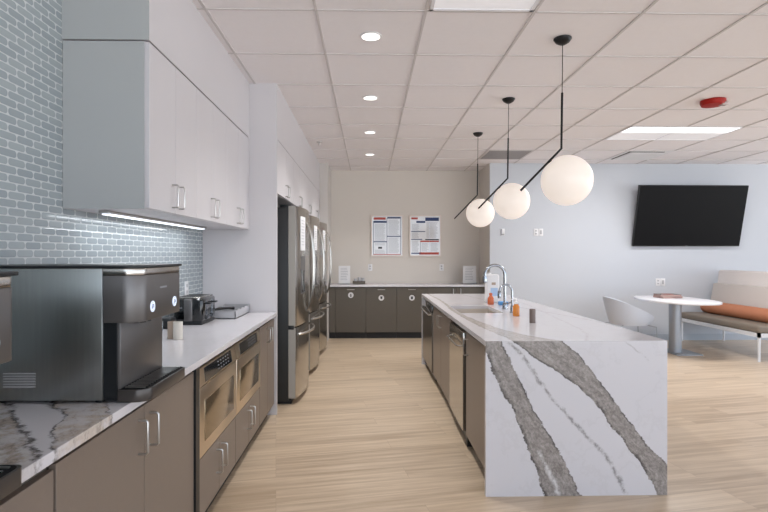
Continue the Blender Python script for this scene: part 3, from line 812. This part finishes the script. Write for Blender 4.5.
# posters
def poster(x0, x1, z0, z1, label, right):
    t = thing('framed_poster', ((x0+x1)/2, 8.7, z0), label, 'poster', 'labour law posters on the back wall')
    Y = 8.700; f = .018
    m = MB(); m.box(x0, x1, Y - .022, Y, z0, z0 + f); m.box(x0, x1, Y - .022, Y, z1 - f, z1); m.box(x0, x0 + f, Y - .022, Y, z0 + f, z1 - f); m.box(x1 - f, x1, Y - .022, Y, z0 + f, z1 - f)
    m.build('frame', M_pframe, t, False)
    box(x0 + f, x1 - f, Y - .012, Y - .002, z0 + f, z1 - f).build('sheet', M_glass, t, False)
    W = x1 - x0 - 2*f; Hh = z1 - z0 - 2*f; X = x0 + f; Z = z0 + f
    def blk(u0, u1, v0, v1, mm, n, yy=.0128): return box(X + u0*W, X + u1*W, Y - yy, Y - .011, Z + (1-v1)*Hh, Z + (1-v0)*Hh).build(n, mm, t, False)
    if not right:
        blk(.05, .45, .03, .09, M_inkred, 'red_heading'); blk(.50, .95, .02, .06, M_inkblue, 'navy_heading')
        blk(.04, .48, .12, .17, M_inkblue, 'navy_heading'); blk(.04, .50, .64, .665, M_inkblue, 'navy_heading'); blk(.50, .95, .50, .525, M_inkblue, 'navy_heading')
        blk(.20, .33, .78, .83, M_inkblk, 'emblem'); blk(.04, .95, .965, .985, M_inkred, 'red_heading')
        blk(.485, .50, .05, .97, M_inkblue, 'divider_rule')
        blk(.04, .055, .12, .97, M_inkblue, 'divider_rule'); blk(.94, .955, .05, .97, M_inkblue, 'divider_rule')
        cols = [(.09, .44, .20, .62), (.54, .90, .09, .48), (.54, .90, .55, .94), (.09, .44, .69, .75), (.09, .44, .86, .95)]
    else:
        blk(.03, .25, .03, .08, M_inkred, 'red_heading'); blk(.50, .96, .03, .12, M_inkblue, 'navy_heading'); blk(.20, .50, .12, .17, M_inkblue, 'navy_heading')
        blk(.03, .50, .38, .40, M_inkblue, 'navy_heading'); blk(.03, .40, .58, .60, M_inkblue, 'navy_heading'); blk(.50, .96, .58, .61, M_inkblk, 'dark_heading'); blk(.33, .96, .62, .66, M_inkred, 'red_heading')
        blk(.03, .35, .93, .96, M_inkblue, 'navy_heading'); blk(.30, .96, .92, .98, M_inkred, 'red_heading'); blk(.64, .655, .16, .92, M_inkpale, 'divider_rule'); blk(.34, .352, .66, .92, M_inkblue, 'divider_rule')
        cols = [(.05, .30, .20, .36), (.05, .30, .42, .56), (.54, .92, .15, .56), (.05, .30, .63, .90), (.38, .62, .69, .90), (.68, .94, .69, .90)]
    for (u0, u1, v0, v1) in cols:
        v = v0; lm = MB()
        while v < v1:
            lm.box(X + u0*W, X + (u1 - random.random()*.06)*W, Y - .0124, Y - .011, Z + (1-v)*Hh - .0045, Z + (1-v)*Hh); v += .022
        lm.build('printed_text', M_ink, t, False)
poster(.035, .585, 1.318, 2.022, 'left framed notice poster on the beige back wall', False)
poster(.688, 1.232, 1.318, 2.022, 'right framed notice poster on the beige back wall, with the lamp reflection', True)
outlet('wall_outlet', (0.02, 8.7, 1.13), 'Y', 'white outlet on the back wall under the left poster')
outlet('wall_outlet', (1.24, 8.7, 1.13), 'Y', 'white outlet on the back wall under the right poster')
outlet('wall_outlet', (2.66, 7.96, 1.70), 'Y', 'white double wall plate left of the television', n=2)
outlet('wall_outlet', (4.60, 7.96, .915), 'Y', 'white double outlet plate above the oval table', n=2)
t = thing('wall_keypad', (2.09, 7.96, 1.70), 'small grey keypad on the white wall near the corner', 'keypad')
box(2.065, 2.125, 7.945, 7.96, 1.65, 1.755, bev=.003).build('cover_plate', M_plate, t)
box(2.067, 2.082, 7.940, 7.9455, 1.655, 1.75).build('side_strip', M_ink, t, False)
box(2.082, 2.12, 7.940, 7.9455, 1.655, 1.668).build('lower_strip', M_ink, t, False)

# ------------------------------------------------------------------ television (tilted down on its bracket)
tc_ = Vector((4.965, 7.79, 1.945))
t = thing('television', tuple(tc_), 'large black flat television tilted down on the white wall', 'television')
Rt = Matrix.Translation(tc_) @ Matrix.Rotation(math.radians(12.5), 4, 'X')
hw, hh = .845, .475
box(-hw, hw, -.010, .035, -hh, hh, bev=.004).build('casing', M_tvb, t, M=Rt)
box(-hw + .008, hw - .008, -.0125, -.0095, -hh + .016, hh - .008).build('screen', M_tv, t, False, M=Rt)
box(-.02, .02, -.0135, -.012, -hh + .004, -hh + .011).build('brand_mark', M_ink, t, False, M=Rt)
MB().prism([(-.2, -.2), (.2, -.2), (.2, .2), (-.2, .2)], .035, .055, axis='Y').build('mount_plate', M_black, t, False, M=Rt)
box(tc_.x - .1, tc_.x + .1, 7.80, 7.959, 1.85, 2.0).build('wall_bracket', M_black, t, False)

# ------------------------------------------------------------------ table, chair, banquette
TX, TY = 4.205, 6.92
t = thing('oval_table', (TX, TY, 0), 'white oval pedestal table beside the banquette', 'table')
pts = []
for k in range(48):
    a = 2*PI*k/48; ca, sa = math.cos(a), math.sin(a); e = 2/2.35
    pts.append((TX + .425*math.copysign(abs(ca)**e, ca), TY + .66*math.copysign(abs(sa)**e, sa)))
MB().prism(pts, .712, .738, bev=.006).build('tabletop', M_tabletop, t)
MB().lathe([(.078, .012), (.078, .70), (.12, .712)], (TX, TY, 0), 32).build('pedestal', M_column, t)
box(TX - .10, TX + .25, TY - .22, TY + .27, 0, .014, bev=.004).build('base_plate', M_column, t)
for i, (x, y, a, w, h, z, m, l) in enumerate(((4.23, 7.14, .08, .29, .22, .738, M_tan, 'lower magazine of the two lying on the oval table'), (4.22, 7.13, -.06, .28, .21, .7645, M_taupe2, 'upper dark-covered magazine of the two lying on the oval table'))):
    t = thing('magazine', (x, y, z), l, 'magazine', None)
    R = Matrix.Translation((x, y, z)) @ Matrix.Rotation(a, 4, 'Z')
    box(-w/2, w/2, -h/2, h/2, 0, .0235).build('pages', M_mag, t, False, M=R)
    box(-w/2 - .001, w/2 + .001, -h/2 - .001, h/2 + .001, .0232, .0262).build('cover', m, t, False, M=R)
    box(-w/4, w/4, -h/4, h/4, .0258, .0266).build('cover_picture', M_inkred if i else M_inkpale, t, False, M=R)

# tub chair facing +x
cx, cy = 3.66, 7.10
t = thing('tub_chair', (cx, cy, 0), 'pale blue-grey tub chair pulled up to the oval table', 'chair')
bm = bmesh.new(); NA, NZ = 40, 8
def shell_pt(a, q, g):
    # a: -PI..PI with PI (back) at -x ; top height falls to the front
    f = (1 - math.cos(a))/2            # 0 front, 1 back
    top = .445 + .31*f**.9
    z = .375 + (top - .375)*q
    r = (.235 + .07*q**.6) - g + .03*f*q
    return (cx + r*math.cos(a)*1.03 , cy + r*math.sin(a)*1.02, z + (g*.0))
og, ig = [], []
for j in range(NZ+1):
    og.append([bm.verts.new(shell_pt(-PI + 2*PI*i/NA, j/NZ, 0)) for i in range(NA)])
    ig.append([bm.verts.new(Vector(shell_pt(-PI + 2*PI*i/NA, j/NZ, .028)) + Vector((0, 0, .02*(1 - j/NZ)))) for i in range(NA)])
for j in range(NZ):
    for i in range(NA):
        k = (i+1) % NA
        bm.faces.new((og[j][i], og[j][k], og[j+1][k], og[j+1][i])); bm.faces.new((ig[j][i], ig[j+1][i], ig[j+1][k], ig[j][k]))
for i in range(NA):
    k = (i+1) % NA; bm.faces.new((og[NZ][i], og[NZ][k], ig[NZ][k], ig[NZ][i]))
bm.faces.new(og[0]); bm.faces.new(ig[0])
bmesh.ops.recalc_face_normals(bm, faces=bm.faces)
mb = MB(); mb.merge(bm); mb.build('shell', M_chair, t)
MB().lathe([(.0, .43), (.20, .43), (.225, .445), (.225, .458), (.20, .472), (0, .476)], (cx + .01, cy, 0), 32).build('seat_cushion', M_chair, t)
for sx, sy in ((-1, -1), (1, -1), (-1, 1), (1, 1)):
    MB().tube([(cx + sx*.13, cy + sy*.13, .385), (cx + sx*.25, cy + sy*.24, .36), (cx + sx*.27, cy + sy*.25, 0.002)], .008, 8).build('leg', M_column, t)

# banquette along the right, facing -x
sy0, sy1 = 6.28, 7.90
t = thing('banquette', (5.3, 7.1, 0), 'low bench sofa with brown seat and white frame at the right', 'sofa')
m = MB(); m.box(4.875, 5.580, sy0, sy0 + .03, .308, .358); m.box(4.875, 5.580, sy1 - .03, sy1, .308, .358); m.box(4.875, 4.905, sy0, sy1, .308, .358); m.box(5.550, 5.580, sy0, sy1, .308, .358)
m.build('frame', M_sframe, t, False)
for x in (4.896, 5.559):
    for y in (sy0 + .021, sy1 - .021):
        MB().tube([(x, y, .309), (x, y, .0)], [.020, .014], 10).build('leg', M_sframe, t)
box(4.880, 5.400, sy0 + .004, sy1 - .004, .356, .455, bev=.03, seg=4).build('seat', M_sseat, t)
MB().prism([(5.300, .42), (5.420, .42), (5.520, .89), (5.440, .91), (5.390, .90)], sy0 + .02, sy1 - .02, axis='Y', bev=.015).build('back_cushion', M_sback, t)
MB().prism([(5.410, .356), (5.520, .356), (5.600, 1.09), (5.580, 1.11), (5.520, 1.11), (5.490, 1.09)], sy0, sy1, axis='Y', bev=.012).build('back_panel', M_sback2, t)
o = MB().lathe([(.0, 0), (.06, .005), (.088, .03), (.092, .08), (.092, 1.40), (.088, 1.46), (.06, 1.485), (0, 1.49)], (5.220, sy0 + .06, .548), 24, 'Y').build('bolster_cushion', M_bolster)
tag(recenter(o, (5.220, 7.0, .456)), 'long tan-orange bolster cushion lying on the banquette', 'cushion')

# ------------------------------------------------------------------ ceiling fittings
dl = None
DY = [3.35, 4.66, 5.97, 7.28]
dlab = ['recessed round downlight nearest the camera above the aisle', 'second recessed round downlight from the camera above the aisle', 'third recessed round downlight from the camera above the aisle', 'recessed round downlight farthest from the camera above the aisle']
for k, y in enumerate(DY):
    if k == 0:
        dl = thing('downlight', (.012, y, H), dlab[0], 'light', 'row of recessed downlights')
        MB().lathe([(.060, -.006), (.070, -.006), (.074, .0), (.060, .0)], (.012, y, H), 32, cap=False).build('trim_ring', M_plate, dl)
        MB().cyl((.012, y, H - .005), .060, .004, 32).build('diffuser', M_lightem, dl)
    else: dup(dl, (.012, y, H), dlab[k])
    L = bpy.data.lights.new('downlight_lamp', 'SPOT'); L.energy = 66; L.color = (1, .97, .93); L.spot_size = math.radians(120); L.spot_blend = .8; L.shadow_soft_size = .06
    lo = bpy.data.objects.new('downlight_lamp', L); COL.objects.link(lo); lo.location = (.012, y, H - .03)
# pendants
def pendant():
    x, y = 1.285, 3.36
    t = thing('globe_pendant_lamp', (x, y, H), 'x', 'pendant lamp', 'white globe pendants over the island')
    MB().lathe([(0, -.042), (.02, -.040), (.045, -.025), (.058, -.006), (.058, 0)], (x, y, H), 28).build('canopy', M_pend, t)
    MB().tube([(x, y, H - .04), (x - .003, y, 2.41)], .0028, 8).build('cord', M_pend, t)
    MB().tube([(x - .003, y, 2.42), (x - .008, y, 2.05), (x - .030, y, 2.027), (x - .28, y, 1.770)], .0075, 10).build('bent_rod', M_pend, t)
    MB().sphere((x + .028, y, 1.838), .166, 48, 28).build('globe', M_globe, t)
    # holder that carries the globe on the rod
    MB().tube([(x - .088, y, 1.968), (x - .070, y, 1.945)], [.012, .022], 12).build('globe_holder', M_pend, t)
    return t
pd = pendant(); pd['label'] = 'globe pendant lamp nearest the camera, largest of three over the island'
dup(pd, (1.285, 4.67, H), 'middle globe pendant lamp of three over the island')
dup(pd, (1.285, 5.99, H), 'globe pendant lamp farthest from the camera over the island')
# troffers
def troffer(x0, x1, y0, y1, label, dm=None):
    t = thing('ceiling_troffer', ((x0+x1)/2, (y0+y1)/2, H), label, 'light')
    m = MB(); z0, z1 = H - .008, H
    m.box(x0, x1, y0, y0 + .02, z0, z1); m.box(x0, x1, y1 - .02, y1, z0, z1); m.box(x0, x0 + .02, y0, y1, z0, z1); m.box(x1 - .02, x1, y0, y1, z0, z1)
    m.build('frame', M_trofpan, t, False)
    ym = (y0+y1)/2
    box(x0 + .02, x1 - .02, y0 + .02, y0 + .28, H - .003, H - .001).build('diffuser', dm or M_troffer, t, False)
    box(x0 + .02, x1 - .02, y0 + .28, y1 - .02, H - .003, H - .001).build('reflector', mat('troffer_soft_panel', (236, 236, 240), .5, emit=(245, 245, 250), estr=.22), t, False)
troffer(GX0 + 5*GXs, GX0 + 7*GXs, GY0 + 4*GYs, GY0 + 5*GYs, 'bright rectangular ceiling light above the table area')
troffer(GX0 + 1*GXs + .02, GX0 + 2*GXs - .02, GY0 - GYs, GY0 - .02, 'square ceiling light cut off by the top edge of the photo', M_trofdim)
def vent(x0, x1, y0, y1, label, slot):
    t = thing('ceiling_vent', ((x0+x1)/2, (y0+y1)/2, H), label, 'vent')
    if not slot:
        box(x0, x1, y0, y1, H - .006, H).build('frame', M_grid, t, False)
        s = MB()
        for k in range(22): s.box(x0 + .03, x1 - .03, y0 + .03 + k*.0268, y0 + .042 + k*.0268, H - .010, H - .005)
        s.build('louvre_slats', mat('vent_grey', (150, 146, 146), .6), t, False)
    else:
        box(x0, x1, y0, y1, H - .005, H).build('face_panel', M_plate, t, False)
        box(x0 + .05, x0 + .075, y0 + .05, y1 - .05, H - .009, H - .004).build('slot', M_seam, t, False)
        box(x0 + .05, x1 - .10, y0 + .05, y0 + .08, H - .009, H - .004).build('slot', M_seam, t, False)
        box(x0 + .10, x1 - .08, y0 + .12, y1 - .06, H - .012, H - .005).build('centre_panel', M_plate, t, False)
vent(GX0 + 3*GXs, GX0 + 4*GXs, GY0 + 6*GYs, GY0 + 7*GYs, 'square grey louvred vent in the ceiling behind the pendants', False)
vent(GX0 + 6*GXs, GX0 + 7*GXs, GY0 + 6*GYs, GY0 + 7*GYs, 'square slotted air diffuser in the ceiling near the television', True)
t = thing('fire_alarm', (3.20, 4.68, H), 'round red fire alarm with strobe on the ceiling', 'alarm')
MB().lathe([(.105, 0), (.105, -.022), (.095, -.045), (.06, -.052), (0, -.052)], (3.20, 4.68, H), 32).build('housing', M_red, t)
box(3.235, 3.295, 4.60, 4.66, H - .058, H - .028, bev=.006).build('strobe_lens', M_clear, t)
t = thing('sprinkler_head', (-.63, 6.5, H), 'small white sprinkler head in the ceiling above the refrigerators', 'sprinkler')
MB().lathe([(.04, 0), (.038, -.006), (.012, -.012), (.012, -.03), (0, -.03)], (-.63, 6.5, H), 20).build('escutcheon', M_grid, t)
MB().cyl((-.63, 6.5, H - .038), .018, .004, 16).build('deflector', M_grid, t)

# under-cabinet light output
L = bpy.data.lights.new('under_cabinet_lamp', 'AREA'); L.shape = 'RECTANGLE'; L.size = .03; L.size_y = 1.4; L.energy = 2.5; L.color = (.92, .96, 1)
lo = bpy.data.objects.new('under_cabinet_lamp', L); COL.objects.link(lo); lo.location = (-1.26, 3.175, 1.532)
# troffer output
L = bpy.data.lights.new('troffer_lamp', 'AREA'); L.shape = 'RECTANGLE'; L.size = 1.2; L.size_y = .5; L.energy = 60; L.color = (1, .98, .97)
lo = bpy.data.objects.new('troffer_lamp', L); COL.objects.link(lo); lo.location = (GX0 + 6*GXs, GY0 + 4.5*GYs, H - .03)

# ------------------------------------------------------------------ daylight through the open glazed sides
w = bpy.data.worlds.new('daylight'); SCN.world = w; w.use_nodes = True
bg = w.node_tree.nodes['Background']; g = NG(w.node_tree); tcw = w.node_tree.nodes.new('ShaderNodeTexCoord')
# pale sky above; brighter lower half added to lift the ceiling
zc = g.sep(tcw.outputs['Generated'])[2]
w.node_tree.links.new(g.mix(g.ramp(zc, -.03, .03), (.92, .96, 1.0, 1), (.52, .60, .70, 1)), bg.inputs['Color'])
bg.inputs['Strength'].default_value = 3.7

# ------------------------------------------------------------------ camera
cam = bpy.data.cameras.new('camera'); co = bpy.data.objects.new('camera', cam); COL.objects.link(co)
cam.sensor_fit = 'HORIZONTAL'; cam.sensor_width = 36; cam.lens = 510/768*36; cam.clip_start = .02
co.location = (0, 0, 1.343); co.rotation_euler = (PI/2, 0, -math.atan(10.7/510))
cam.shift_x = 4.3/768; cam.shift_y = -1/768
SCN.camera = co
SCN.view_settings.view_transform = 'Standard'; SCN.view_settings.look = 'None'; SCN.view_settings.gamma = 1; SCN.view_settings.use_curve_mapping = False
SCN.view_settings.exposure = 0.0
